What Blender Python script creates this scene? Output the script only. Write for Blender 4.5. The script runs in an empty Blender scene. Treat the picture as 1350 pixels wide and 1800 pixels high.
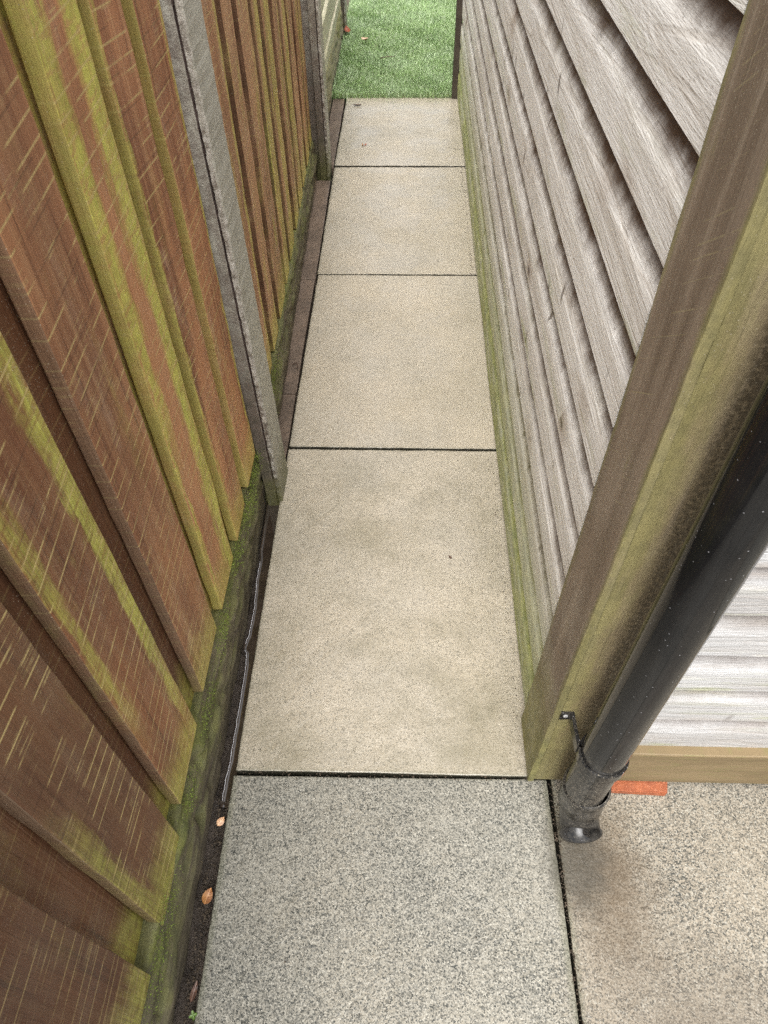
import bpy, bmesh, math, random
import numpy as np
from mathutils import Vector, Matrix, noise as mn
random.seed(7); rng = np.random.default_rng(7)
R = math.radians
S = bpy.context.scene
C = S.collection

# ------------------------------------------------------------------ camera
def make_camera():
    # two vanishing points of the photograph (path direction, vertical) give focal length and attitude
    P = np.array([675., 900.]); V1 = np.array([727., -530.]); V2 = np.array([692., 1970.])
    f = math.sqrt(-np.dot(V1 - P, V2 - P))
    cr = lambda p: np.array([p[0] - P[0], p[1] - P[1], f])
    Y = cr(V1); Y /= np.linalg.norm(Y)
    Z = -cr(V2); Z /= np.linalg.norm(Z)
    X = np.cross(Y, Z)
    M = np.array([X, Y, Z])
    m = Matrix.Identity(4)
    for i, v in enumerate((M @ [1, 0, 0], M @ [0, -1, 0], M @ [0, 0, -1])):
        for k in range(3): m[k][i] = v[k]
    m[2][3] = 1.37
    cam = bpy.data.cameras.new('camera'); o = bpy.data.objects.new('camera', cam); C.objects.link(o)
    o.matrix_world = m
    cam.sensor_width = 36; cam.lens = 36 * f / 1800
    cam.clip_start = .02; cam.clip_end = 500
    S.camera = o
make_camera()
S.render.resolution_x, S.render.resolution_y = 768, 1024

# ------------------------------------------------------------------ sky, sun, exposure (overcast)
SUN_EL, SUN_AZ = 64, 191          # azimuth clockwise from +Y: high, behind the camera and to the left
W = bpy.data.worlds.new('World'); S.world = W; W.use_nodes = True
nt = W.node_tree; nt.nodes.clear()
sky = nt.nodes.new('ShaderNodeTexSky'); sky.sky_type = 'NISHITA'; sky.sun_disc = False
sky.sun_elevation = R(SUN_EL); sky.sun_rotation = R(SUN_AZ); sky.dust_density = 6; sky.air_density = 1.2; sky.ozone_density = 1
hs = nt.nodes.new('ShaderNodeHueSaturation'); hs.inputs['Saturation'].default_value = .13
bg = nt.nodes.new('ShaderNodeBackground'); bg.inputs[1].default_value = .15
wo = nt.nodes.new('ShaderNodeOutputWorld')
nt.links.new(sky.outputs[0], hs.inputs['Color']); nt.links.new(hs.outputs[0], bg.inputs[0]); nt.links.new(bg.outputs[0], wo.inputs[0])
sl = bpy.data.lights.new('sun', 'SUN'); sl.energy = 1.4; sl.angle = R(40); sl.color = (1, .975, .94)
so = bpy.data.objects.new('sun', sl); C.objects.link(so)
d = Vector((math.sin(R(SUN_AZ)) * math.cos(R(SUN_EL)), math.cos(R(SUN_AZ)) * math.cos(R(SUN_EL)), math.sin(R(SUN_EL))))
so.rotation_euler = d.to_track_quat('Z', 'Y').to_euler(); so.location = d * 20
S.view_settings.view_transform = 'Standard'; S.view_settings.look = 'None'
S.view_settings.gamma = 1; S.view_settings.use_curve_mapping = False
S.view_settings.exposure = 1.0
S.cycles.use_denoising = False       # keep the grain of the surfaces; soft daylight is clean enough
S.cycles.max_bounces = 5; S.cycles.diffuse_bounces = 3; S.cycles.glossy_bounces = 2

# ------------------------------------------------------------------ node helpers
class Mat:
    def __init__(s, name):
        s.m = bpy.data.materials.new(name); s.m.use_nodes = True
        s.t = s.m.node_tree; s.b = s.t.nodes['Principled BSDF']; s.out = s.t.nodes['Material Output']
        s._p = None
    def n(s, typ): return s.t.nodes.new('ShaderNode' + typ)
    def put(s, sock, v):
        if isinstance(v, bpy.types.NodeSocket): s.t.links.new(v, sock)
        elif v is not None:
            if sock.type == 'RGBA' and len(v) == 3: v = (*v, 1)
            sock.default_value = v
    def pos(s):
        if s._p is None: s._p = s.n('NewGeometry').outputs['Position']
        return s._p
    def obj(s, rnd=True):
        o = s.n('TexCoord').outputs['Object']
        if not rnd: return o
        r = s.n('ObjectInfo').outputs['Random']
        return s.vadd(o, s.comb(s.mul(r, 37.), s.mul(r, 53.), s.mul(r, 71.)))
    def comb(s, x, y, z):
        c = s.n('CombineXYZ'); [s.put(c.inputs[i], v) for i, v in enumerate((x, y, z))]; return c.outputs[0]
    def sep(s, v):
        c = s.n('SeparateXYZ'); s.put(c.inputs[0], v); return c.outputs
    def vadd(s, a, b):
        c = s.n('VectorMath'); s.put(c.inputs[0], a); s.put(c.inputs[1], b); return c.outputs[0]
    def vmul(s, a, b):
        c = s.n('VectorMath'); c.operation = 'MULTIPLY'; s.put(c.inputs[0], a); s.put(c.inputs[1], b); return c.outputs[0]
    def math(s, op, a, b=None, clamp=False):
        c = s.n('Math'); c.operation = op; c.use_clamp = clamp; s.put(c.inputs[0], a); s.put(c.inputs[1], b); return c.outputs[0]
    def mul(s, a, b): return s.math('MULTIPLY', a, b)
    def add(s, a, b): return s.math('ADD', a, b)
    def noise(s, vec, scale, detail=3., rough=.55, dist=0.):
        c = s.n('TexNoise'); s.put(c.inputs['Vector'], vec); c.inputs['Scale'].default_value = scale
        c.inputs['Detail'].default_value = detail; c.inputs['Roughness'].default_value = rough; c.inputs['Distortion'].default_value = dist
        return c.outputs['Fac']
    def voro(s, vec, scale, feat='F1', rnd=1., out='Distance'):
        c = s.n('TexVoronoi'); c.feature = feat; s.put(c.inputs['Vector'], vec); c.inputs['Scale'].default_value = scale
        c.inputs['Randomness'].default_value = rnd; return c.outputs[out]
    def voro2(s, vec, scale):
        c = s.n('TexVoronoi'); s.put(c.inputs['Vector'], vec); c.inputs['Scale'].default_value = scale
        return c.outputs['Distance'], s.sep(c.outputs['Color'])
    def lines1d(s, w, scale=1.):
        c = s.n('TexVoronoi'); c.voronoi_dimensions = '1D'; c.feature = 'DISTANCE_TO_EDGE'; s.put(c.inputs['W'], w); c.inputs['Scale'].default_value = scale
        return c.outputs['Distance']
    def rng(s, v, a, b, lo=0., hi=1., smooth=True):
        c = s.n('MapRange'); c.interpolation_type = 'SMOOTHSTEP' if smooth else 'LINEAR'
        for k, x in zip(('Value', 'From Min', 'From Max', 'To Min', 'To Max'), (v, a, b, lo, hi)): s.put(c.inputs[k], x)
        return c.outputs[0]
    def mix(s, f, a, b, mode='MIX'):
        c = s.n('Mix'); c.data_type = 'RGBA'; c.blend_type = mode
        s.put(c.inputs[0], f); s.put(c.inputs[6], a); s.put(c.inputs[7], b); return c.outputs[2]
    def bump(s, h, strength, dist=.002):
        c = s.n('Bump'); s.put(c.inputs['Height'], h); c.inputs['Strength'].default_value = strength; c.inputs['Distance'].default_value = dist
        return c.outputs[0]
    def done(s, col, rough=.6, nrm=None, spec=.5, coat=0., coat_rough=.1):
        s.put(s.b.inputs['Base Color'], col); s.put(s.b.inputs['Roughness'], rough)
        if nrm is not None: s.put(s.b.inputs['Normal'], nrm)
        s.b.inputs['Specular IOR Level'].default_value = spec
        if coat: s.put(s.b.inputs['Coat Weight'], coat); s.b.inputs['Coat Roughness'].default_value = coat_rough
        return s.m

# ------------------------------------------------------------------ mesh helpers
def link(name, me, mat, parent=None):
    o = bpy.data.objects.new(name, me); C.objects.link(o)
    if mat is not None and not me.materials: me.materials.append(mat)
    if parent is not None: o.parent = parent
    return o
def tag(o, label=None, cat=None, group=None, kind=None):
    if label: o['label'] = label
    if cat: o['category'] = cat
    if group: o['group'] = group
    if kind: o['kind'] = kind
    return o
def thing(name, label, cat, loc=(0, 0, 0), rz=0., group=None):
    o = bpy.data.objects.new(name, None); C.objects.link(o); o.empty_display_size = .1
    o.location = loc; o.rotation_euler = (0, 0, rz)
    return tag(o, label, cat, group)
def mesh(name, v, f, smooth=False):
    me = bpy.data.meshes.new(name); me.from_pydata([tuple(p) for p in v], [], f); me.update()
    if smooth: me.shade_smooth()
    return me
def slab_mesh(name, sx, sy, sz, bev=.004, segs=(1, 1, 1), jit=0., seed=0):
    """bevelled box centred on x,y with z from 0 to sz; cut along its axes so its edges can wander a little"""
    bm = bmesh.new(); bmesh.ops.create_cube(bm, size=1)
    for v in bm.verts: v.co = Vector((v.co.x * sx, v.co.y * sy, (v.co.z + .5) * sz))
    for ax, n in enumerate(segs):
        if n < 2: continue
        ext = (sx, sy, sz)[ax]; off = 0 if ax == 2 else -ext / 2
        for i in range(1, n):
            c = Vector(); c[ax] = off + ext * i / n; nn = Vector(); nn[ax] = 1
            bmesh.ops.bisect_plane(bm, geom=bm.verts[:] + bm.edges[:] + bm.faces[:], plane_co=c, plane_no=nn)
    bm.normal_update()
    if bev:
        es = [e for e in bm.edges if len(e.link_faces) == 2 and e.link_faces[0].normal.dot(e.link_faces[1].normal) < .5]
        bmesh.ops.bevel(bm, geom=es, offset=bev, segments=2, affect='EDGES', profile=.5)
    if jit:
        for v in bm.verts:
            q = Vector((v.co.x * 9, v.co.y * 9, v.co.z * 9)) + Vector((seed * 3.1, seed * 1.7, seed))
            v.co += (mn.noise_vector(q) + .5 * mn.noise_vector(q * 5) + .55 * mn.noise_vector(q * 17)) * jit
    me = bpy.data.meshes.new(name); bm.to_mesh(me); bm.free()
    return me
def prism(name, prof, length, axis='y', segs=1, jit=0., seed=0, smooth=False):
    """profile of (a, z) points extruded along y (a = x) from -length/2 to length/2, capped"""
    v, f = [], []; k = len(prof)
    for i in range(segs + 1):
        y = -length / 2 + length * i / segs
        for j, (a, z) in enumerate(prof):
            q = Vector((seed * 2.3, y * 2.2, j * .35))
            da = mn.noise(q) * jit; dz = mn.noise(q + Vector((9, 3, 0))) * jit + mn.noise(Vector((seed, y * 30, j))) * jit * .25
            v.append((a + da, y, z + dz))
    for i in range(segs):
        for j in range(k):
            f.append((i * k + j, i * k + (j + 1) % k, (i + 1) * k + (j + 1) % k, (i + 1) * k + j))
    f.append(tuple(range(k))[::-1]); f.append(tuple(segs * k + j for j in range(k)))
    me = mesh(name, v, f, smooth)
    bm = bmesh.new(); bm.from_mesh(me); bmesh.ops.recalc_face_normals(bm, faces=bm.faces[:]); bm.to_mesh(me); bm.free()
    return me
def loft(name, rings, closed=True, cap=(True, True), smooth=True):
    """rings of equal point counts joined in order"""
    v = [p for r in rings for p in r]; k = len(rings[0]); f = []
    for i in range(len(rings) - 1):
        for j in range(k if closed else k - 1):
            f.append((i * k + j, i * k + (j + 1) % k, (i + 1) * k + (j + 1) % k, (i + 1) * k + j))
    if cap[0]: f.append(tuple(range(k))[::-1])
    if cap[1]: f.append(tuple((len(rings) - 1) * k + j for j in range(k)))
    me = mesh(name, v, f, smooth)
    bm = bmesh.new(); bm.from_mesh(me); bmesh.ops.recalc_face_normals(bm, faces=bm.faces[:]); bm.to_mesh(me); bm.free()
    return me
def ring(c, r, n=40, nrm=(0, 0, 1)):
    q = Vector(nrm).normalized().to_track_quat('Z', 'Y')
    return [Vector(c) + q @ Vector((r * math.cos(2 * math.pi * i / n), r * math.sin(2 * math.pi * i / n), 0)) for i in range(n)]

# ------------------------------------------------------------------ materials
def mat_slab(name, front, tint=None):
    m = Mat(name); p = m.pos(); o = m.obj(False)
    big = m.noise(p, 2.6, 4, .6); mid = m.noise(p, 11, 5, .7); fine = m.noise(p, 300, 2, .6)
    buff = m.mix(m.rng(big, .3, .7), (.415, .35, .25), (.34, .30, .23))
    buff = m.mix(m.rng(mid, .3, .8, 0, .45), buff, (.44, .37, .27))
    if front: buff = m.mix(m.rng(big, .3, .7, .62, .92), buff, (.245, .235, .20))
    buff = m.mix(m.rng(fine, .3, .7, 0, .5), buff, (.54, .50, .42) if not front else (.29, .285, .25))
    if tint: buff = m.mix(.42, buff, tint)
    # grains of aggregate and black lichen
    cd, cs = m.voro2(p, 500 if front else 400)
    dens = m.noise(p, 4.5, 5, .7); dk = m.noise(p, 90, 3, .7)
    if front:
        th = m.add(m.rng(dens, .3, .7, .34, .06, False), m.mul(m.math('SUBTRACT', dk, .5), -.7))
        s1 = m.rng(cs[0], th, m.add(th, .8), smooth=False)
        col = m.mix(m.mul(s1, .93), buff, (.024, .028, .026))
        col = m.mix(m.rng(cs[1], .80, .98, 0, .7), col, (.42, .40, .34))
    else:
        yy = m.sep(p)[1]                       # the slab nearest the yard is dirtier than those further in
        near = m.rng(yy, 1.25, 1.5, 1., 0.)
        th = m.add(m.rng(dens, .3, .7, .96, .76, False), m.add(m.mul(m.math('SUBTRACT', dk, .5), -.45), m.mul(near, -.14)))
        s1 = m.mul(m.rng(cs[0], th, m.add(th, .12)), m.rng(cd, .25, .6, 1, .3))
        col = m.mix(m.mul(s1, m.add(.7, m.mul(near, .25))), buff, (.085, .08, .06))
        col = m.mix(m.rng(cs[1], .80, .98, 0, .30), col, (.22, .18, .125))
        col = m.mix(m.rng(cs[2], .85, .98, 0, .35), col, (.60, .55, .46))
        st = m.rng(m.noise(m.vadd(p, (3.1, 1.2, 0)), 3.6, 6, .72), .36, .78, 0, .75)
        col = m.mix(m.mul(st, m.add(.38, m.mul(near, .62))), col, (.15, .13, .07))
    rv = m.n('ObjectInfo').outputs['Random']
    col = m.mix(m.rng(rv, 0., 1., .0, .16, False), col, (.40, .375, .33) if not front else (.16, .155, .14))
    # dirt along the edges of each slab
    ox = m.sep(o)
    ex = m.math('ABSOLUTE', ox[0]); ey = m.math('ABSOLUTE', ox[1])
    wob = m.mul(m.math('SUBTRACT', m.noise(p, 60, 4, .7), .5), .016)
    e = m.math('MAXIMUM', m.rng(m.add(ex, wob), .289, .301), m.rng(m.add(ey, wob), .442, .453))
    col = m.mix(m.mul(e, .45), col, (.12, .12, .075))
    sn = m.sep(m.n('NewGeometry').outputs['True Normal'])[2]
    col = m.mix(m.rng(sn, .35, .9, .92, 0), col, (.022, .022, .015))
    if front:
        def stain(col, c, sc, r0, r1, f, rgb, ns, amp):
            q = m.vmul(m.vadd(p, (-c[0], -c[1], 0)), sc); ln = m.n('VectorMath'); ln.operation = 'LENGTH'; m.put(ln.inputs[0], q)
            r = m.add(ln.outputs['Value'], m.mul(m.math('SUBTRACT', m.noise(p, ns, 5, .7), .5), amp))
            return m.mix(m.rng(r, r0, r1, f, 0), col, rgb)
        col = stain(col, (.375, .325), (1.1, .6, 1), .0, .13, .7, (.105, .072, .04), 16, .14)
        col = stain(col, (.325, .36), (1, .8, 1), .02, .09, .75, (.045, .04, .03), 25, .08)
        col = stain(col, (.47, .10), (.7, 1, 1), .0, .20, .5, (.105, .082, .058), 14, .18)
    wet = m.noise(p, 6, 4, .6)
    rough = m.rng(wet, .35, .65, .26, .46) if not front else m.rng(wet, .35, .65, .34, .55)
    h = m.add(m.mul(fine, .8), m.mul(m.noise(p, 120, 2, .6), .9))
    return m.done(col, rough, m.bump(h, .5 if front else .5, .002), .5 if not front else .3, m.mul(m.rng(wet, .38, .6, .75, .15), m.rng(ey, .436, .445, 1., 0.)) if not front else .0, .2)

def mat_fence(name, stripes=(), edge=(.17, .115, .075), red=.5, algae=.3, saw=.6, wet=.5, sawtilt=0., dark=0.):
    """vertical sawn board: local y across, z up. stripes: (centre y, half width, strength, z from, z to)"""
    m = Mat(name); ol = m.obj(False); o = m.obj(True); xs = m.sep(ol); y, z = xs[1], xs[2]
    zt = m.add(z, m.mul(y, sawtilt))
    grain = m.noise(m.vmul(o, (90, 90, 2.6)), 1, 5, .65, .3)
    gr2 = m.noise(m.vmul(o, (330, 330, 9)), 1, 3, .6)
    big = m.noise(m.vmul(o, (6, 9, 2.2)), 1, 4, .6)
    blot = m.noise(m.vmul(o, (14, 22, 8)), 1, 4, .65)
    a = m.mix(red, (.45, .26, .145), (.52, .205, .085)); b = m.mix(red, (.29, .155, .085), (.25, .085, .04))
    col = m.mix(m.rng(big, .33, .67), a, b)
    col = m.mix(m.rng(grain, .42, .7, 0, .45), col, (.60, .35, .18))
    col = m.mix(m.rng(grain, .30, .43, .6, 0), col, (.085, .042, .024))
    col = m.mix(m.rng(blot, .52, .75, 0, .30), col, (.58, .43, .32))
    if dark: col = m.mix(dark, col, (.05, .024, .014))
    # green-yellow algae: stripes along the board, patches, and the saw marks that hold it
    wob = m.mul(m.math('SUBTRACT', m.noise(m.vmul(o, (30, 60, 14)), 1, 4, .65), .5), .05)
    yw = m.add(y, wob); g = None
    for (c, hw, st, z0, z1) in stripes:
        dd = m.math('ABSOLUTE', m.math('SUBTRACT', yw, c))
        s_ = m.mul(m.rng(m.add(dd, m.mul(m.math('SUBTRACT', blot, .5), hw * 1.6)), hw * .35, hw * 1.35, st, 0), m.mul(m.rng(z, z0 - .12, z0 + .12), m.rng(z, z1 - .12, z1 + .12, 1, 0)))
        g = s_ if g is None else m.math('MAXIMUM', g, s_)
    patch = m.mul(m.rng(m.noise(m.vmul(o, (7, 13, 3.4)), 1, 5, .7), .58 - .12 * algae, .74 - .12 * algae), algae)
    g = patch if g is None else m.math('MAXIMUM', g, patch)
    low = m.mul(m.rng(m.add(z, m.mul(blot, -.16)), -.06, .07, 1, 0), .55 + .3 * algae)
    g = m.math('MAXIMUM', g, low)
    # saw marks: thin near-horizontal lines, irregular spacing and length
    lines = m.lines1d(m.add(m.mul(zt, 36.), m.mul(m.n('ObjectInfo').outputs['Random'], 90.)))
    lw = m.rng(lines, .0, .085, 1, 0)
    brk = m.rng(m.noise(m.vmul(o, (12, 14, 9)), 1, 3, .6), .40, .54)
    fine = m.rng(m.noise(m.comb(0., m.mul(y, 4.), m.mul(zt, 210.)), 1, 2, .5), .52, .66)
    sm = m.math('MAXIMUM', m.mul(lw, brk), m.mul(m.mul(fine, m.rng(blot, .46, .66)), .7))
    sm = m.mul(sm, saw)
    tex = m.mul(m.add(.55, m.mul(m.rng(gr2, .3, .7), .45)), m.rng(m.noise(m.comb(m.mul(y, 30.), m.mul(y, 6.), m.mul(zt, 150.)), 1, 3, .6), .34, .52, .5, 1.))
    alg = m.mix(m.rng(m.noise(o, 34, 4, .7), .35, .65), (.63, .66, .13), (.44, .47, .085))
    col = m.mix(m.mul(m.mul(g, tex), .94), col, alg)
    col = m.mix(m.mul(sm, .85), col, (.62, .49, .21))
    dkl = m.mul(m.rng(m.lines1d(m.add(m.mul(zt, 23.), 7.3)), 0., .05, 1, 0), m.rng(big, .42, .6))
    col = m.mix(m.mul(dkl, .5 * saw), col, (.06, .03, .018))
    ny = m.sep(m.n('NewGeometry').outputs['True Normal'])[1]
    col = m.mix(m.mul(m.rng(ny, -.85, -.6, 1, 0), m.rng(blot, .3, .7, .9, .55)), col, edge)
    # droplets and grit
    dv, dc = m.voro2(o, 420)
    drop = m.mul(m.rng(dv, .10, .28, 1, 0), m.rng(dc[0], .86, .92))
    col = m.mix(m.mul(drop, .7), col, (.70, .62, .50))
    h = m.add(m.mul(grain, 1.2), m.mul(gr2, .8))
    rough = m.rng(m.noise(o, 11, 3), .35, .65, .62 - .22 * wet, .80 - .2 * wet)
    rough = m.math('SUBTRACT', rough, m.mul(drop, .3))
    return m.done(col, rough, m.bump(h, .8, .0018), .28)

def mat_clad(name, front=False):
    """weathered shiplap, local y along the board, z up it"""
    m = Mat(name); ol = m.obj(False); o = m.obj(True); p = m.pos(); z = m.sep(ol)[2]; wz = m.sep(p)[2]
    v = m.vmul(o, (30, 1.6, 62)); warp = m.noise(m.vmul(o, (4, 2.0, 9)), 1, 3, .6)
    grain = m.noise(m.vadd(v, m.comb(0., 0., m.mul(warp, 10.))), 1, 5, .6, .4)
    g2 = m.noise(m.vmul(o, (260, 22, 330)), 1, 3, .65)
    big = m.noise(m.vmul(o, (3, 1.6, 8)), 1, 4, .6)
    A, B = ((.52, .52, .52), (.40, .39, .38)) if front else ((.82, .80, .76), (.71, .68, .63))
    col = m.mix(m.rng(big, .34, .66), A, B)
    col = m.mix(m.rng(grain, .5, .72, 0, .25), col, (.42, .35, .27) if not front else (.48, .42, .36))
    col = m.mix(m.rng(grain, .30, .42, .4, 0), col, (.72, .69, .64))
    cat = m.math('SINE', m.mul(m.noise(m.vmul(o, (3, .9, 11)), 1, 2, .45, .3), 75.)); late = m.rng(cat, .35, 1.)
    col = m.mix(m.mul(late, m.rng(big, .35, .6, .05, .24)), col, (.40, .33, .25) if not front else (.45, .40, .35))
    pit = m.rng(m.noise(m.vmul(o, (300, 120, 300)), 1, 3, .7), .60, .70)
    col = m.mix(m.mul(pit, .55 if not front else .3), col, (.15, .11, .08))
    # unbleached brown wood and grime plus painted lap shadow, along each tucked-in upper edge
    dirt_shade = m.rng(m.add(z, m.mul(m.math('SUBTRACT', m.noise(m.vmul(o, (10, 12, 10)), 1, 5, .75), .5), .04)), .055, .090)
    col = m.mix(m.mul(dirt_shade, 1. if not front else .55), col, (.075, .043, .025))
    # weathering checks and knots
    kv = m.vmul(o, (0, 4.2, 7.)); kd, kc = m.voro2(kv, 1)
    knot = m.mul(m.rng(m.add(kd, m.mul(m.noise(o, 60, 3), .06)), .07, .12, 1, 0), m.rng(kc[0], .80, .82))
    halo = m.mul(m.rng(kd, .05, .3, .45, 0), m.rng(kc[0], .80, .82))
    col = m.mix(halo, col, (.30, .21, .14)); col = m.mix(m.mul(knot, .85), col, (.09, .06, .045))
    cv = m.vadd(m.vmul(o, (0, 30, 11.)), m.comb(0., m.mul(m.noise(o, 20, 2), .9), 0.)); cd, cc = m.voro2(cv, 1)
    chk = m.mul(m.rng(cd, .08, .30, 1, 0), m.rng(cc[1], .83, .85))
    col = m.mix(m.mul(chk, .8), col, (.10, .075, .06))
    # algae: heavy on the courses near the ground, faint above
    an = m.noise(m.vmul(p, (8, 3.2, 14)), 1, 5, .7)
    low = m.rng(m.add(wz, m.mul(m.math('SUBTRACT', an, .5), .30)), .10, .46 if not front else .12, 1, 0)
    alow = m.mul(low, .88 if not front else .3)
    ah = m.mul(m.rng(m.noise(m.vmul(o, (5, 3.2, 30)), 1, 5, .7), .50, .70), m.rng(z, .0, .045, .8, .15))
    ah = m.mul(ah, m.rng(wz, .2, 1.0, 1., .45))
    alg = m.mix(m.rng(m.noise(p, 25, 4, .7), .35, .65), (.34, .365, .09), (.20, .235, .055))
    col = m.mix(m.math('MAXIMUM', m.mul(alow, m.rng(an, .3, .6, .55, 1.)), ah), col, alg)
    h = m.add(m.add(m.mul(grain, 1.2), m.mul(late, -.25)), m.mul(g2, 1.1))
    return m.done(col, m.rng(big, .3, .7, .5, .72), m.bump(h, .75, .0018), .2)

def mat_trim(name, side=True, hw=.07):
    """sawn corner board, local y across (world direction set by the object), z up"""
    m = Mat(name); ol = m.obj(False); o = m.obj(True); xs = m.sep(ol); y, z = xs[1], xs[2]
    grain = m.noise(m.vmul(o, (75, 75, 2.2)), 1, 5, .62, .5); g2 = m.noise(m.vmul(o, (420, 420, 60)), 1, 3, .65)
    big = m.noise(m.vmul(o, (6, 14, 2.)), 1, 4, .6)
    if side: col = m.mix(m.rng(big, .35, .65), (.26, .20, .145), (.165, .122, .085))
    else: col = m.mix(m.rng(big, .35, .65), (.36, .29, .18), (.23, .175, .10))
    col = m.mix(m.rng(grain, .48, .7, 0, .4), col, (.33, .27, .20)); col = m.mix(m.rng(grain, .30, .42, .5, 0), col, (.09, .065, .042))
    sv = m.add(m.mul(z, 1.), m.mul(y, .75)); sw = m.rng(m.noise(m.comb(0., 0., m.mul(sv, 230.)), 1, 2, .5), .56, .68)
    sw = m.mul(sw, m.rng(m.noise(m.vmul(o, (9, 26, 5)), 1, 4, .6), .48, .62))
    col = m.mix(m.mul(sw, .45), col, (.36, .31, .16))
    wob = m.mul(m.math('SUBTRACT', m.noise(m.vmul(o, (18, 30, 9)), 1, 4, .7), .5), .045)
    ed = m.rng(m.add(m.math('ABSOLUTE', y), m.mul(wob, .6)), hw - .013, hw)
    low = m.rng(m.add(z, m.mul(m.math('SUBTRACT', m.noise(o, 11, 4, .65), .5), .32)), .10, .40, 1, 0)
    spot = m.rng(m.noise(m.vmul(o, (8, 18, 4)), 1, 5, .7), .58, .74, 0, .5)
    g = m.math('MAXIMUM', m.mul(ed, .62), m.math('MAXIMUM', m.mul(low, .82 if side else .5), spot))
    if not side:
        g = m.math('MAXIMUM', g, m.rng(m.add(y, m.mul(wob, 1.6)), .022, .062, 0, .6))
        pipe_band = m.rng(m.add(y, m.mul(wob, .35)), .018, .046, 1, 0)  # dark mottled band on the part of the board beside the pipe
        col = m.mix(m.mul(pipe_band, m.rng(m.noise(o, 160, 4, .75), .36, .56, .45, .92)), col, (.055, .042, .024)); g = m.mul(g, m.rng(pipe_band, 0., 1., 1., .25))
    alg = m.mix(m.rng(m.noise(o, 30, 4, .7), .35, .65), (.26, .245, .085), (.165, .165, .055))
    col = m.mix(g, col, alg)
    dv, dc = m.voro2(o, 380)
    drop = m.mul(m.rng(dv, .1, .3, 1, 0), m.rng(dc[0], .88, .93)); col = m.mix(m.mul(drop, .5), col, (.50, .45, .36))
    h = m.add(m.mul(grain, 1.3), m.mul(g2, .9))
    return m.done(col, m.rng(m.noise(o, 9, 3), .35, .65, .42, .66), m.bump(h, .8, .0018), .28)

def mat_post(name):
    m = Mat(name); o = m.obj(True); p = m.pos(); z = m.sep(p)[2]
    nrm = m.sep(m.n('NewGeometry').outputs['True Normal'])
    big = m.noise(p, 5, 4, .6); n2 = m.noise(p, 120, 4, .7); n3 = m.noise(p, 360, 3, .7)
    col = m.mix(m.rng(big, .35, .65), (.50, .485, .41), (.41, .395, .33))
    col = m.mix(m.rng(n2, .5, .7, 0, .4), col, (.47, .44, .38)); col = m.mix(m.rng(n3, .56, .68, 0, .6), col, (.11, .10, .09))
    an = m.noise(p, 12, 5, .7)
    wet = m.rng(m.add(z, m.mul(m.math('SUBTRACT', an, .5), .5)), .22, .75, 1, 0)
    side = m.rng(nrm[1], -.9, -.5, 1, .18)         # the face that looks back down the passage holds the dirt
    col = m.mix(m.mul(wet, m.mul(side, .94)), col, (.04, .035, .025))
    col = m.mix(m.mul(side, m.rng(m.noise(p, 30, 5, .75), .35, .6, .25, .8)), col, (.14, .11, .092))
    ol = m.sep(m.n('TexCoord').outputs['Object'])[0]
    col = m.mix(m.mul(m.rng(ol, -.019, -.012), m.mul(side, m.rng(m.noise(p, 70, 4, .7), .42, .58, 0, .7))), col, (.52, .49, .44))
    col = m.mix(m.mul(m.rng(ol, -.0165, -.015), m.rng(ol, -.0125, -.011, 1, 0)), col, (.06, .04, .035))
    gl = m.rng(m.add(z, m.mul(m.math('SUBTRACT', an, .5), .3)), .0, .2, .75, 0)
    col = m.mix(gl, col, (.11, .11, .035))
    h = m.add(n2, m.mul(n3, .8))
    return m.done(col, m.rng(wet, 0, 1, .75, .42), m.bump(h, .8, .0022), .4)

def mat_gravel(name, pale=0.):
    m = Mat(name); p = m.pos(); z = m.sep(p)[2]; gn = m.sep(m.n('NewGeometry').outputs['Normal'])
    big = m.noise(p, 8, 4, .6); n2 = m.noise(m.vmul(p, (60, 22, 90)), 1, 5, .7); n3 = m.noise(p, 300, 3, .7)
    col = m.mix(m.rng(big, .35, .65), (.165, .135, .095), (.095, .075, .055))
    if pale: col = m.mix(pale, col, (.40, .36, .25))
    col = m.mix(m.rng(n2, .5, .7, 0, .5), col, (.25, .22, .16)); col = m.mix(m.rng(n2, .28, .42, .7, 0), col, (.035, .03, .02))
    an = m.noise(m.vmul(p, (9, 7, 14)), 1, 5, .7)
    up = m.rng(gn[2], -.1, .6)
    hi = m.rng(z, .02, .15)
    g = m.math('MAXIMUM', m.mul(m.rng(an, .40, .62), m.add(.26, m.mul(hi, .60))), m.mul(up, .55))
    g = m.mul(g, m.rng(z, -.01, .05, .35, 1))
    alg = m.mix(m.rng(m.noise(p, 40, 4, .7), .35, .65), (.18, .19, .045), (.10, .12, .03))
    if pale: alg = m.mix(.5, alg, (.30, .27, .06))
    col = m.mix(g, col, alg)
    col = m.mix(m.rng(n3, .60, .72, 0, .45), col, (.03, .028, .02))
    return m.done(col, m.rng(big, .3, .7, .5, .75), m.bump(m.add(n2, m.mul(n3, .7)), .8, .003), .4)

def mat_simple(name, c1, c2, scale=30., rough=(.5, .8), bump=.4, dist=.002, spec=.4, c3=None, stretch=(1, 1, 1)):
    m = Mat(name); o = m.vmul(m.obj(True), stretch)
    a = m.noise(o, scale, 5, .65); b = m.noise(o, scale * 7, 3, .65)
    col = m.mix(m.rng(a, .33, .67), c1, c2)
    if c3: col = m.mix(m.rng(b, .52, .68, 0, .7), col, c3)
    return m.done(col, m.rng(a, .3, .7, *rough), m.bump(m.add(a, b), bump, dist), spec)

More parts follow.
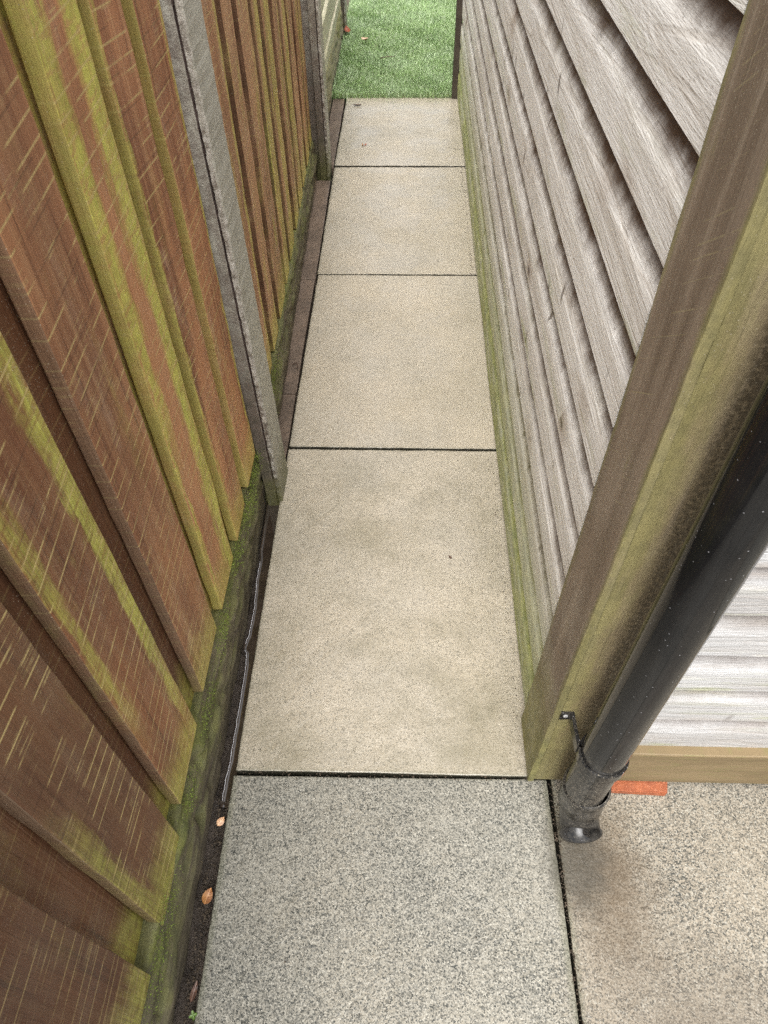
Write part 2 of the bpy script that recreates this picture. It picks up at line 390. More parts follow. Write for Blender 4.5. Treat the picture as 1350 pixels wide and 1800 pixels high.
def mat_pipe(name, dusty=(0., .1)):
    """black gloss plastic; lime and soil splashed up from the ground fades out with height"""
    m = Mat(name); p = m.pos(); z = m.sep(p)[2]
    big = m.noise(p, 9, 4, .6); sp = m.noise(p, 420, 3, .7); sp2 = m.noise(p, 90, 4, .7, .6)
    base = m.mix(m.rng(big, .4, .7), (.0085, .0085, .0092), (.014, .0135, .0135))
    lo = m.rng(m.add(z, m.mul(m.math('SUBTRACT', m.noise(p, 22, 4, .7), .5), .16)), .20, .40, 1, 0)
    grit = m.rng(m.add(sp, m.mul(lo, .07)), .62, .72)
    vein = m.mul(m.rng(m.math('ABSOLUTE', m.math('SUBTRACT', sp2, .5)), 0., .02, 1, 0), m.mul(lo, .6))
    film = m.mul(lo, m.rng(m.noise(p, 40, 5, .7), .36, .62))
    col = m.mix(m.mul(film, .24), base, (.12, .112, .098))
    gm = m.mul(m.math('MAXIMUM', grit, vein), m.mul(m.rng(lo, 0., .5, .05, .62), m.rng(z, .06, .13, .25, 1.)))
    col = m.mix(gm, col, (.36, .32, .25))
    dv, dc = m.voro2(p, 260)
    drop = m.mul(m.rng(dv, .12, .26, 1, 0), m.rng(dc[0], .925, .94)); col = m.mix(m.mul(drop, .55), col, (.4, .4, .42))
    rough = m.add(m.rng(big, .3, .7, .045, .08), m.mul(m.math('MAXIMUM', m.mul(film, .5), gm), .45))
    return m.done(col, rough, m.bump(m.add(sp, m.mul(big, .3)), .03, .0012), .30)

M_slab_path = mat_slab('concrete_slab_buff', False); M_slab_front = mat_slab('concrete_slab_speckled', True); M_slab_brown = mat_slab('concrete_slab_brown', True, (.32, .255, .18))
M_bed = mat_simple('mortar_bed', (.018, .016, .012), (.035, .03, .022), 40, (.5, .8), .6)
M_soil = mat_simple('wet_soil', (.035, .026, .019), (.075, .058, .045), 45, (.22, .6), .9, .006, .5, (.018, .014, .011))
M_ground = mat_simple('dark_soil', (.05, .038, .027), (.09, .07, .05), 8, (.7, .9), .8, .01, .3)
M_edge = mat_simple('red_brown_edging', (.20, .147, .11), (.125, .092, .068), 14, (.34, .6), .6, .002, .45, (.075, .055, .042))
M_brick = mat_simple('red_brick', (.33, .10, .042), (.23, .068, .032), 40, (.6, .85), .6, .002, .3, (.48, .20, .11))
M_post = mat_post('concrete_post'); M_gravel = mat_gravel('mossy_rock_face'); M_gravel_pale = mat_gravel('pale_rock_face', .55)
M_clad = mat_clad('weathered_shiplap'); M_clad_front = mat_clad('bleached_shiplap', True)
M_trim_side = mat_trim('brown_corner_board', True, .0635); M_trim_front = mat_trim('front_corner_board', False, .067)
M_base = mat_simple('damp_base_board', (.22, .16, .085), (.15, .108, .055), 3, (.5, .7), .5, .0015, .4, (.17, .15, .06), (1.2, 1, 9))
M_pipe = mat_pipe('black_plastic')
M_core = mat_simple('dark_sheathing', (.05, .038, .028), (.07, .055, .04), 12)
M_roof = mat_simple('roof_felt', (.05, .05, .052), (.07, .07, .07), 60)
M_pale_wood = mat_simple('pale_green_wood', (.60, .56, .42), (.48, .45, .30), 4, (.55, .75), .5, .0015, .35, (.25, .25, .12), (14, 1, 14))
M_rail = mat_simple('fence_rail_wood', (.14, .085, .05), (.10, .06, .035), 14)
def water():
    m = Mat('puddle_water'); p = m.pos()
    return m.done(m.mix(m.rng(m.noise(p, 20, 4), .4, .6), (.030, .021, .015), (.042, .030, .022)), .03, m.bump(m.noise(p, 35, 2), .04, .002), 1., .9, .03)
M_water = water()

# ================================================================== SETTING
ground = link('ground', mesh('ground', [(-40, -40, -.075), (40, -40, -.075), (40, 40, -.075), (-40, 40, -.075)], [(0, 1, 2, 3)]), M_ground)
tag(ground, kind='structure')
pavement = link('pavement', slab_mesh('pavement', 1, 1, .02, 0), M_bed); tag(pavement, kind='structure')
pavement.data.transform(Matrix.Translation((.6, 1.75, -.06)) @ Matrix.Diagonal((1.9, 4.7, 1, 1)))
JY = [.508, 1.418, 2.326, 3.232, 4.07]
def paver(x0, x1, y0, y1, mat, seed, dz=0., rz=0.):
    me = slab_mesh('paving_slab', x1 - x0, y1 - y0, .045, .003, (40, 60, 1), .0012, seed)
    o = link('paving_slab', me, mat, pavement); o.location = ((x0 + x1) / 2, (y0 + y1) / 2, -.045 + dz); o.rotation_euler.z = rz
    return o
g = .0032
for i in range(4):
    paver(-.3205 + (0, .001, -.003, -.004)[i], .2775, JY[i] + g * (1, 1.1, 1.5, 1.9)[i], JY[i + 1] - g * (1.1, 1.5, 1.9, 1)[i], M_slab_path, i + 1, (0, .0012, -.0008, .001)[i], R((.12, -.1, .15, -.25)[i]))
paver(-.3185, .2915, -.395, JY[0] - g, M_slab_front, 11, -.0015, R(.5))
paver(.2965, .9, -.392, .53, M_slab_brown, 12, -.003, R(.3))
paver(-.3185, .2905, -1.30, -.401, M_slab_front, 13); paver(.2975, .9, -1.30, -.398, M_slab_front, 14)
paver(.907, 1.51, -.392, .53, M_slab_front, 15, -.002)
for i, (a, b) in enumerate(((1.29, 1.655), (1.659, 2.30), (2.304, 3.10), (3.23, 4.06))):
    xl = -.405 if i < 3 else -.392
    me = slab_mesh('edging_strip', -.3255 - xl - .002 * i, b - a, .05, .003, (4, 20, 1), .0018, 30 + i)
    o = link('edging_strip', me, M_edge, pavement); o.location = ((-.3255 - .002 * i + xl) / 2, (a + b) / 2, -.054); o.rotation_euler.z = R((.2, .1, .5, .2)[i])

# wet soil in the gap by the near fence
def grid_obj(name, x0, x1, y0, y1, nx, ny, zf, mat, xf=None, parent=None):
    v = []; f = []
    for j in range(ny + 1):
        for i in range(nx + 1):
            y = y0 + (y1 - y0) * j / ny; t = i / nx
            x = x0 + (x1 - x0) * t if xf is None else xf(t, y)
            v.append((x, y, zf(x, y, t)))
    for j in range(ny):
        for i in range(nx):
            a = j * (nx + 1) + i; f.append((a, a + 1, a + nx + 2, a + nx + 1))
    return link(name, mesh(name, v, f, True), mat, parent)
def soil_z(x, y, t):
    q = Vector((x * 38, y * 22, .3)); b = -.020 + .008 * mn.noise(q) + .005 * mn.noise(q * 3.1)
    return b - .016 * max(0, min(1, (y - .44) / .05))
tag(grid_obj('soil', -.40, -.3188, -.6, 1.24, 18, 420, soil_z, M_soil), kind='structure')
WL = [(.44, -.3335), (.50, -.334), (.537, -.332), (.609, -.332), (.685, -.332), (.745, -.333), (.775, -.336), (.79, -.345), (.805, -.342), (.824, -.338), (.90, -.337), (.932, -.3395), (.98, -.343), (1.023, -.342), (1.08, -.3465), (1.225, -.349)]
WL = [(a, b - .0065) for a, b in WL]
def wx(y):
    for (a, p), (b, q) in zip(WL, WL[1:]):
        if a <= y <= b: s_ = (y - a) / (b - a); s_ = s_ * s_ * (3 - 2 * s_); return p + (q - p) * s_ + .0009 * mn.noise(Vector((y * 40, 0, 0)))
    return WL[-1][1]
def water_z(x, y, t):
    dx = (x - wx(y))
    return -.0165 + .004 * math.exp(-max(0, dx) / .0026)
def water_x(t, y): a = wx(y); return a + (-.3195 - a) * (t ** 2.2)
tag(grid_obj('water', 0, 1, .445, 1.222, 16, 300, water_z, M_water, water_x), kind='structure')

# ================================================================== CONCRETE POSTS AND GRAVEL BOARDS
def concrete_post(label, xf, y0, y1, height, rz=0., lean=0.):
    D = .125; w = y1 - y0; c = .0035; s0 = D * .32; s1 = D * .68; sd = .02
    # H section (depth x, width y), slots on both y sides for boards and panels
    pr = [(0, -w/2 + c), (0, w/2 - c), (-c, w/2), (-s0, w/2), (-s0, w/2 - sd), (-s1, w/2 - sd), (-s1, w/2), (-D + c, w/2), (-D, w/2 - c),
          (-D, -w/2 + c), (-D + c, -w/2), (-s1, -w/2), (-s1, -w/2 + sd), (-s0, -w/2 + sd), (-s0, -w/2), (-.0155, -w/2), (-.0135, -w/2 + .0045), (-.0105, -w/2), (-c, -w/2)]
    rings = []
    n = 420
    for i in range(n + 1):
        z = -.2 + (height + .2) * i / n; r = []
        for j, (x, y) in enumerate(pr):
            k = {0: .0014, 18: .0016, 15: .0012, 16: .0035, 17: .0018}.get(j, .0006)
            q = Vector((j * 3.7 + xf * 50, y0, z * 45)); r.append(Vector((x + k * mn.noise(q) + k * .8 * mn.noise(q * 3), y + k * mn.noise(q + Vector((5, 5, 5))), z)))
        rings.append(r)
    o = link('concrete_post', loft('concrete_post', rings, smooth=False), M_post); o.location = (xf, (y0 + y1) / 2, 0); o.rotation_euler = (0, lean, rz)
    return tag(o, label, 'post', 'concrete fence posts')
concrete_post('nearest grey concrete fence post with dark wet foot beside the path', -.312, 1.216, 1.330, 1.42, 0., R(-.9))
concrete_post('middle concrete fence post, dark and mossy, where the brown panels end', -.337, 3.125, 3.225, 1.42)
concrete_post('farthest dark fence post standing at the edge of the lawn', -.383, 5.06, 5.16, 1.42)

def gravel_board(label, A, B, ztop, mat, seed, amp=.010):
    """rock-faced concrete board from A to B (x of its face, y)"""
    ax, ay = A; bx, by = B; L = by - ay; ny = int(L / .0055); nz = 44; v = []; f = []
    def relief(y, z):
        q = Vector((seed * 7.3, y * 5.5, z * 26)); w_ = mn.noise(q * .7) * .03
        lay = (z + w_ + .02 * mn.noise(Vector((seed, y * 11, z * 9)))) / .042
        st = lay - math.floor(lay); ledge = .5 - st if st > .25 else st * 2 - .25
        blk = math.floor(lay); ch = mn.noise(Vector((blk * 4.1 + seed, y * 6 + blk * 2.7, 0)))
        r = ledge * .55 + ch * .9 + .5 * mn.noise(q * 2.3) + .22 * mn.noise(q * 6)
        c2 = math.sin(y * 17 + 3 * mn.noise(Vector((seed, y * 4, 2))) + blk * 2.1); r += -.7 * max(0, c2 - .86) / .14
        return r * amp
    for j in range(ny + 1):
        t = j / ny; y = ay + L * t; x = ax + (bx - ax) * t
        for k in range(nz + 1):
            if k <= nz - 8:
                z = -.09 + (ztop + .09) * k / (nz - 8); fl = .006 * max(0, min(1, (.11 - z) / .08)) * max(0, min(1, (z - .02) / .05))
                top = min(1, max(0, (ztop - z) / .02))
                v.append((x + relief(y, z) * (.35 + .65 * top) * (.35 + .65 * max(0, min(1, (z - .005) / .04))) + fl - .004 * (1 - top), y, z))
            else:
                s_ = (k - (nz - 8)) / 8; v.append((x - .004 + relief(y, ztop) * .35 * (1 - s_) - s_ * .05, y, ztop + .0015 * mn.noise(Vector((y * 60, s_ * 5, seed)))))
    W_ = nz + 1
    for j in range(ny):
        for k in range(nz): a = j * W_ + k; f.append((a, a + W_, a + W_ + 1, a + 1))
    # back and underside
    n0 = len(v)
    for j in (0, ny):
        t = j / ny; x = ax + (bx - ax) * t; v.append((x - .054, ay + L * t, -.09))
    f.append((0, n0, n0 + 1, ny * W_)); f.append((n0, nz, ny * W_ + nz, n0 + 1))
    f.append(tuple([n0] + list(range(0, W_)))); f.append(tuple([n0 + 1] + [ny * W_ + k for k in range(W_)][::-1]))
    me = mesh('gravel_board', v, f); me.shade_smooth()
    bm = bmesh.new(); bm.from_mesh(me); bmesh.ops.recalc_face_normals(bm, faces=bm.faces[:]); bm.to_mesh(me); bm.free()
    return tag(link('gravel_board', me, mat), label, 'gravel board', 'rock-faced gravel boards under the fence')
gravel_board('mossy rock-faced gravel board below the nearest brown fence panel', (-.350, -.62), (-.362, 1.236), .178, M_gravel, 1, .017)
gravel_board('dark mossy rock-faced gravel board between the nearest and the middle post', (-.358, 1.308), (-.396, 3.139), .145, M_gravel, 2, .011)
gravel_board('yellow-green rock-faced gravel board beside the lawn', (-.394, 3.211), (-.405, 5.074), .165, M_gravel_pale, 3, .010)

# ================================================================== FENCE PANELS
def board(parent, y0, y1, x, thick, z0, z1, mat, seed, lean=0.):
    me = slab_mesh('board', thick, y1 - y0, z1 - z0, .0022, (1, 1, 26), .0016, seed)
    o = link('board', me, mat, parent); o.location = (x - thick / 2, (y0 + y1) / 2, z0); o.rotation_euler.x = lean
    return o
def rail(parent, x, y0, y1, z):
    o = link('rail', slab_mesh('rail', .035, y1 - y0, .045, .003), M_rail, parent); o.location = (x, (y0 + y1) / 2, z)
XA, XS = .3545, .0
def unslant(y0): r = y0 / .37; return r * XA / (1 - XS * r)
p1 = thing('fence_panel', 'nearest brown and green fence panel of vertical boards, in front of the first concrete post', 'fence panel', (-XA, 0, 0), math.atan(XS), 'brown vertical board fence panels')
faces = [(-.52, -.385), (-.34, -.20), (-.155, -.015), (.025, .157), (.223, .355), (.398, .540), (.602, .743), (.791, .928), (.978, 1.088), (1.137, 1.256)]
ZT = 1.36
spec = {  # near panel: one weathering pattern for every board, as in the photograph
 3: dict(red=.8, algae=.10, saw=.45, wet=1., dark=.82),
 4: dict(red=.55, algae=.22, saw=1., wet=.95, sawtilt=.1, dark=.70, stripes=((-.055, .018, .5, -.1, .4),)),
 5: dict(red=.8, algae=.34, saw=1., wet=.8, dark=.48, sawtilt=-.14, stripes=((.055, .018, .8, .1, 1.1), (-.055, .012, .55, .3, 1.2))),
 6: dict(red=.55, algae=.16, saw=.8, wet=.5, sawtilt=-.1, dark=.20),
 7: dict(edge=(.32, .28, .085), red=.55, algae=.12, saw=.8, wet=.35, sawtilt=-.05, stripes=((.043, .026, 1., -.3, 2.2), (-.05, .021, .95, .45, 2.2), (-.058, .006, .8, -.3, .6))),
 8: dict(edge=(.32, .28, .085), red=.6, algae=.16, saw=.8, wet=.4, sawtilt=.1, stripes=((-.05, .006, .6, -.3, 2.2),)),
 9: dict(edge=(.32, .28, .085), red=.62, algae=.18, saw=.8, wet=.4, stripes=((.05, .007, .7, -.3, 2.),)),
}
M_f = {k: mat_fence('fence_board_%d' % k, **v) for k, v in spec.items()}
M_fdef = mat_fence('fence_board_plain', red=.6, algae=.25, saw=.7, wet=.7)
M_back = [mat_fence('fence_back_board_dark', red=.7, algae=.12, saw=.2, wet=.8, dark=.72), mat_fence('fence_back_board_green', red=.3, algae=.8, saw=.2, wet=.4, stripes=((0., .05, .75, -.3, 2.2),))]
fu = [(unslant(a), unslant(b)) for a, b in faces]
for i, (a, b) in enumerate(fu):
    zb = (.18, .18, .175, .165, .152, .192, .198, .188, .184, .190)[i]
    board(p1, a, b, 0, .019, zb, ZT, M_f.get(i, M_fdef), i + 1, R((0, 0, 0, 0, .1, .2, 0, -.3, .6, .7)[i]))
for i in range(len(fu) - 1):
    a, b = fu[i][1], fu[i + 1][0]
    board(p1, a - .028, b + .028, -.0235 - (.0015 if i == 6 else 0), .016, .176, ZT, M_back[1] if i >= 6 else M_back[0], i + 40)
for z in (.35, .80, 1.25): rail(p1, -.056, -.6, 1.215, z)

p2 = thing('fence_panel', 'brown and green vertical board fence panel between the first and second concrete posts', 'fence panel', (-.3645, 1.33, 0), math.atan(.0215), 'brown vertical board fence panels')
M_far = [mat_fence('fence_far_red', edge=(.075, .036, .02), red=.3, algae=.4, saw=.6, wet=.3, stripes=((.05, .012, .6, -.3, 2.),)),
         mat_fence('fence_far_green', edge=(.09, .06, .03), red=.2, algae=.85, saw=.5, wet=.3, stripes=((.02, .05, .6, -.3, 2.),)),
         mat_fence('fence_far_brown', edge=(.07, .034, .02), red=.1, algae=.6, saw=.6, wet=.3)]
ys = [(-.01, .085), (.145, .265), (.325, .43), (.495, .64), (.69, .78), (.83, .965), (1.04, 1.15), (1.20, 1.31), (1.36, 1.48), (1.54, 1.66), (1.70, 1.79)]
for i, (a, b) in enumerate(ys):
    board(p2, a, b, 0, .019, .150 + random.uniform(-.006, .006), ZT, M_far[(0, 0, 2, 2, 1, 1, 2, 1, 2, 0, 2)[i]], 60 + i, R(random.uniform(-.2, .2)))
    if i < len(ys) - 1:
        board(p2, b - .028, ys[i + 1][0] + .028, -.0235, .016, .148, ZT, (M_back[1] if i in (0,) else M_back[0]), 80 + i)
for z in (.35, .80, 1.25): rail(p2, -.056, .0, 1.785, z)

p3 = thing('fence_panel', 'pale wooden fence panel of horizontal slats beside the lawn', 'fence panel', (-.408, 3.228, 0), math.atan(.007))
for i in range(8):
    me = slab_mesh('slat', .02, 1.83, .115 if i else .06, .003, (1, 30, 1), .002, 100 + i)
    o = link('slat', me, M_pale_wood, p3); o.location = (-.012 if i else -.002, .915, (.168, .232)[min(i, 1)] + (max(0, i - 1)) * .158)
for y in (.04, .62, 1.2, 1.79):
    o = link('upright', slab_mesh('upright', .032, .045, 1.20, .003), M_pale_wood, p3); o.location = (-.041, y, .17)

# ================================================================== SHED
shed = thing('shed', 'weathered timber shed with horizontal shiplap cladding on the right of the path', 'shed', (.26, .51, 0))
OX, OY = .26, .51
def part(name, me, mat, loc, parent=shed, rz=0.):
    o = link(name, me, mat, parent); o.rotation_euler.z = rz
    off = (OX, OY, 0) if parent is shed else (OX + parent.location.x, OY + parent.location.y, parent.location.z)
    o.location = tuple(a - b for a, b in zip(loc, off)); return o
side = part('side_wall', slab_mesh('side_wall', .03, 3.50, 1.72, 0), M_core, (.295, 2.29, .02))
front = part('front_wall', slab_mesh('front_wall', 2.5, .03, 1.72, 0), M_core, (1.57, .553, .02))
# profile of one shiplap course: flat proud face, concave scoop to the tucked-in top edge; x grows into the wall
H = .1055
def shiplap(d0=0.):
    p = [(0.0015, -.004), (0., -.0025), (0., .050)]
    for k in range(1, 11): t = k / 10; p.append((.0175 * t ** 1.7, .050 + .0505 * t))
    p += [(.0175, H + .004), (.0225, H + .004), (.0225, .0)]
    return p
n_course = 15
for i in range(-1, n_course):
    me = prism('cladding_board', shiplap(), 3.395, segs=90, jit=.0013, seed=i * 1.7 + 3)
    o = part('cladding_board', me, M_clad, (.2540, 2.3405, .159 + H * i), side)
me = prism('cladding_board', [(0.002, 0), (0, .003), (0, .043), (.004, .048), (.016, .048), (.016, 0)], 3.395, segs=110, jit=.003, seed=77)
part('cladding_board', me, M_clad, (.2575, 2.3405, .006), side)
for i in range(n_course):
    me = prism('cladding_board', shiplap(), 2.40, segs=50, jit=.0012, seed=i * 2.9 + 41)
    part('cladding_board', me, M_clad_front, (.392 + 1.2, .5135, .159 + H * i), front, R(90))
    # rotated: local -x is the face side; keep it looking at the yard (-y)
part('corner_trim', slab_mesh('corner_trim', .0115, .1265, 1.745, .002, (1, 1, 30), .0011, 5), M_trim_side, (.2527, .5618, .010))['label'] = 'brown side corner board with green edges'
part('corner_trim', slab_mesh('corner_trim', .0235, .134, 1.745, .003, (1, 1, 30), .0011, 6), M_trim_front, (.3262, .5140, .012), rz=R(90))['label'] = 'front corner board behind the downpipe, yellow-green along its edge'
part('corner_trim', slab_mesh('corner_trim', .030, .07, 1.745, .003, (1, 1, 20), .001, 8), M_core, (.2435, 4.073, .0))['label'] = 'dark far corner board beside the lawn'
part('base_board', slab_mesh('base_board', 2.40, .022, .124, .003, (30, 1, 1), .0015, 9), M_base, (.396 + 1.2, .506, .033))
part('far_wall', slab_mesh('far_wall', 2.5, .03, 1.72, 0), M_core, (1.57, 4.06, .02))
part('roof', slab_mesh('roof', 2.62, 3.68, .04, .004), M_roof, (1.56, 2.30, 1.757))

# ================================================================== DOWNPIPE
PX, PY, PR = .3145, .4345, .034
dp = thing('downpipe', 'black plastic downpipe with splashed shoe against the shed corner', 'downpipe', (PX, PY, 0))
def dpart(name, me, parent=dp):
    o = link(name, me, M_pipe, parent); return o
dpart('pipe', loft('pipe', [ring((0, 0, z), PR) for z in (.145, .5, 1.0, 1.5, 1.74)], cap=(False, False)))
cl = []   # clip: a band round the pipe, two ears back to the wall
zc = .300
band = [ring((0, 0, zc - .013), PR + .0005, 44), ring((0, 0, zc - .013), PR + .0042, 44), ring((0, 0, zc + .008), PR + .0042, 44), ring((0, 0, zc + .008), PR + .0005, 44)]
clip = dpart('pipe_clip', loft('pipe_clip', band + [band[0]], cap=(False, False), smooth=False))
def ear(sgn):
    pts = [(sgn * (PR + .002), .010), (sgn * (PR + .0035), .045), (sgn * (PR + .0035), .0665), (sgn * (PR + .0225), .0665)]
    t = .006; rings = []
    for i, (x, y) in enumerate(pts):
        a = Vector(pts[max(0, i - 1)]); b = Vector(pts[min(len(pts) - 1, i + 1)]); dd = (b - a).normalized(); nn = Vector((-dd.y, dd.x)) * t / 2
        hz = .011 if i > 1 else .0105
        rings.append([Vector((x + nn.x, y + nn.y, zc - .0025 - hz)), Vector((x - nn.x, y - nn.y, zc - .0025 - hz)), Vector((x - nn.x, y - nn.y, zc - .0025 + hz)), Vector((x + nn.x, y + nn.y, zc - .0025 + hz))])
    return dpart('clip_ear', loft('clip_ear', rings, smooth=False), clip)
ear(-1); ear(1)
M_screw = mat_simple('zinc_screw', (.45, .45, .44), (.3, .3, .3), 200, (.3, .5), .2, .001)
sc = link('screw', loft('screw', [ring((-PR - .014, .0645, zc), .0042, 14, (0, 1, 0)), ring((-PR - .014, .0622, zc), .0036, 14, (0, 1, 0)), ring((-PR - .014, .0615, zc), .0018, 14, (0, 1, 0))]), M_screw, clip)
# shoe: socket rim over the pipe, then a short bend that opens to the front
path = [((.004, .003, .168), .0368, (0, 0, 1)), ((.004, .003, .166), .0402, (0, 0, 1)), ((.004, .003, .155), .0402, (0, 0, 1)), ((.004, .003, .152), .0382, (0, 0, 1)),
        ((.005, .002, .125), .0385, (0, 0, 1)), ((.006, .001, .102), .0392, (0, .05, 1)), ((.0065, 0, .098), .0355, (0, .1, 1)), ((.008, -.003, .078), .0350, (.02, .30, 1)),
        ((.0095, -.011, .060), .0350, (.02, .75, 1)), ((.011, -.022, .048), .0350, (.03, 1, .62)), ((.012, -.032, .0425), .0354, (.03, 1, .18)), ((.0122, -.036, .0425), .0372, (.03, 1, -.10)),
        ((.0123, -.0385, .0422), .0374, (.03, 1, -.16)), ((.0123, -.0385, .0422), .0335, (.03, 1, -.16)), ((.012, -.030, .043), .0322, (.03, 1, .1)), ((.0095, -.011, .060), .0320, (.02, .75, 1)),
        ((.008, -.003, .085), .0318, (0, .2, 1)), ((.006, 0, .15), .0318, (0, 0, 1))]
def ring2(c, r, nrm, n=44):   # fixed x axis keeps the rings from twisting through the bend
    nz = Vector(nrm).normalized(); ux = (Vector((1, 0, 0)) - nz * nz.x).normalized(); uy = nz.cross(ux)
    return [Vector(c) + ux * r * math.cos(2 * math.pi * i / n) + uy * r * math.sin(2 * math.pi * i / n) for i in range(n)]
dpart('shoe', loft('shoe', [ring2(*a[:2], a[2]) for a in path], cap=(False, False)))

# ================================================================== BRICK, LEAVES, SMALL THINGS
bm = bmesh.new(); bmesh.ops.create_cube(bm, size=1)
for v in bm.verts: v.co = Vector((v.co.x * .215, v.co.y * .1025, v.co.z * .016))
for v in bm.verts:
    if v.co.x > 0 and v.co.y < 0: v.co.x -= .022
bmesh.ops.bevel(bm, geom=bm.edges[:], offset=.002, segments=2, affect='EDGES')
bmesh.ops.subdivide_edges(bm, edges=bm.edges[:], cuts=4, use_grid_fill=True)
for v in bm.verts: v.co += mn.noise_vector(v.co * 70) * .0016
me = bpy.data.meshes.new('brick'); bm.to_mesh(me); bm.free()
o = link('brick', me, M_brick); o.location = (.424, .535, .0055); o.rotation_euler.z = R(-1.5)
tag(o, 'orange-red brick slip wedged flat under the shed base beside the downpipe', 'brick')

def leaf_mesh(L, Wd, curl, fold, seed):
    v = []; f = []; nu, nv = 14, 6
    for i in range(nu + 1):
        u = i / nu; w = Wd * (math.sin(math.pi * u ** .8) ** .8) * (1 + .12 * mn.noise(Vector((u * 9, seed, 0)))) + .0004
        for j in range(nv + 1):
            s_ = j / nv * 2 - 1
            v.append((s_ * w / 2, (u - .5) * L, abs(s_) * fold * w + curl * ((u - .5) ** 2) * L * 2 + .0008 * mn.noise(Vector((u * 8, s_ * 3, seed)))))
    for i in range(nu):
        for j in range(nv): a = i * (nv + 1) + j; f.append((a, a + 1, a + nv + 2, a + nv + 1))
    n = len(v)
    v += [(x, y, z - .0005) for x, y, z in v]; f += [tuple(n + q for q in reversed(t)) for t in f]
    return mesh('leaf', v, f, True)
def mat_leaf(name, a, b):
    m = Mat(name); o = m.obj(False); xs = m.sep(o)
    vein = m.rng(m.math('ABSOLUTE', xs[0]), 0, .0012, .7, 0)
    rib = m.rng(m.noise(m.comb(0., m.add(m.mul(xs[1], 520.), m.mul(m.math('ABSOLUTE', xs[0]), -420.)), 0.), 1, 1), .5, .7, 0, .3)
    col = m.mix(m.rng(m.noise(o, 180, 4, .6), .4, .65), a, b); col = m.mix(m.math('MAXIMUM', vein, rib), col, tuple(min(1, c * 1.6 + .05) for c in a))
    return m.done(col, .38, m.bump(m.noise(o, 400, 3), .3, .001), .5)
M_tan = mat_leaf('tan_leaf', (.55, .33, .18), (.46, .25, .13)); M_brown = mat_leaf('brown_leaf', (.34, .16, .05), (.22, .085, .03)); M_dk = mat_leaf('dark_leaf', (.10, .05, .03), (.06, .03, .02)); M_pk = mat_leaf('pale_leaf', (.62, .42, .30), (.5, .32, .2)); M_rd = mat_leaf('red_leaf', (.36, .10, .05), (.25, .08, .04))
def leaf(label, x, y, z, L, Wd, rz, mat, curl=.3, fold=.18, rx=0., ry=0.):
    o = link('fallen_leaf', leaf_mesh(L, Wd, curl, fold, x * 91 + y), mat); o.location = (x, y, z); o.rotation_euler = (rx, ry, rz)
    tag(o, label, 'leaf', 'fallen leaves')
leaf('small tan fallen leaf in the gap beside the speckled slab', -.330, .414, .003, .019, .0125, R(-28), M_tan, .25, .1, R(20), R(25))
leaf('brown fallen leaf with a midrib in the gap by the speckled slab', -.3315, .289, .001, .027, .017, R(-14), M_brown, .4, .15, R(8), R(20))
leaf('narrow dark brown leaf in the gap at the very front', -.328, .150, -.004, .030, .009, R(-8), M_dk, .2, .2, 0, R(15))
leaf('pale curled fallen leaf lying on the lawn', -.262, 4.855, .042, .046, .040, R(60), M_pk, .6, .25)
leaf('reddish fallen leaf at the foot of the farthest post', -.378, 5.035, .045, .05, .035, R(20), M_rd, .5, .25, R(30))
leaf('left of two tiny brown leaf scraps on the farthest slab', -.209, 3.455, .003, .032, .007, R(12), M_brown, .2, .2)
leaf('right of two tiny brown leaf scraps on the farthest slab', -.196, 3.458, .003, .028, .006, R(-14), M_rd, .2, .2)
leaf('tiny dark leaf scrap on the nearest buff slab', .118, 1.041, .002, .012, .005, R(35), M_dk, .2, .2)
leaf('dark leaf litter at the turf edge on the farthest slab', -.262, 3.945, .003, .05, .012, R(80), M_dk, .2, .3)
def twig(label, pts, r, mat):
    rings = []
    for i, p_ in enumerate(pts):
        a = Vector(pts[max(0, i - 1)]); b = Vector(pts[min(len(pts) - 1, i + 1)]); rings.append(ring(p_, r * (1 - .5 * i / len(pts)), 6, b - a))
    tag(link('twig', loft('twig', rings), mat), label, 'twig', 'small twigs')
twig('thin dark twig lying on the lawn', [(-.16, 4.535, .043), (-.13, 4.548, .045), (-.10, 4.556, .044), (-.075, 4.57, .043)], .0025, M_dk)
twig('hooked dark twig on the red-brown edging strip', [(-.352, 1.79, .002), (-.340, 1.80, .003), (-.333, 1.785, .003), (-.336, 1.77, .002)], .0013, M_dk)
twig('short dark twig on the edging strip beside the second slab', [(-.333, 1.36, .001), (-.328, 1.33, .003), (-.327, 1.31, .002)], .0012, M_dk)
# bright waterline reflection modelled as white strands, broken at the gravel board's notch
M_glint = mat_simple('white_glint', (.74, .75, .78), (.55, .55, .58), 60, (.3, .5), .2, .001)
for lab, ya, yb in (('white strand modelling the reflection along the puddle, nearer length', .455, .785), ('white strand modelling the reflection along the puddle, farther length', .80, 1.03)):
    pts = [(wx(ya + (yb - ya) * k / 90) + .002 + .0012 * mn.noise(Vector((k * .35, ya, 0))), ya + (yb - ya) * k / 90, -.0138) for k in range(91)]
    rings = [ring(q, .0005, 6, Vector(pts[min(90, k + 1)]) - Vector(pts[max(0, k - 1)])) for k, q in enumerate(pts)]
    tag(link('glint_strand', loft('glint_strand', rings), M_glint), lab, 'glint_strand', 'modelled reflection in the puddle')
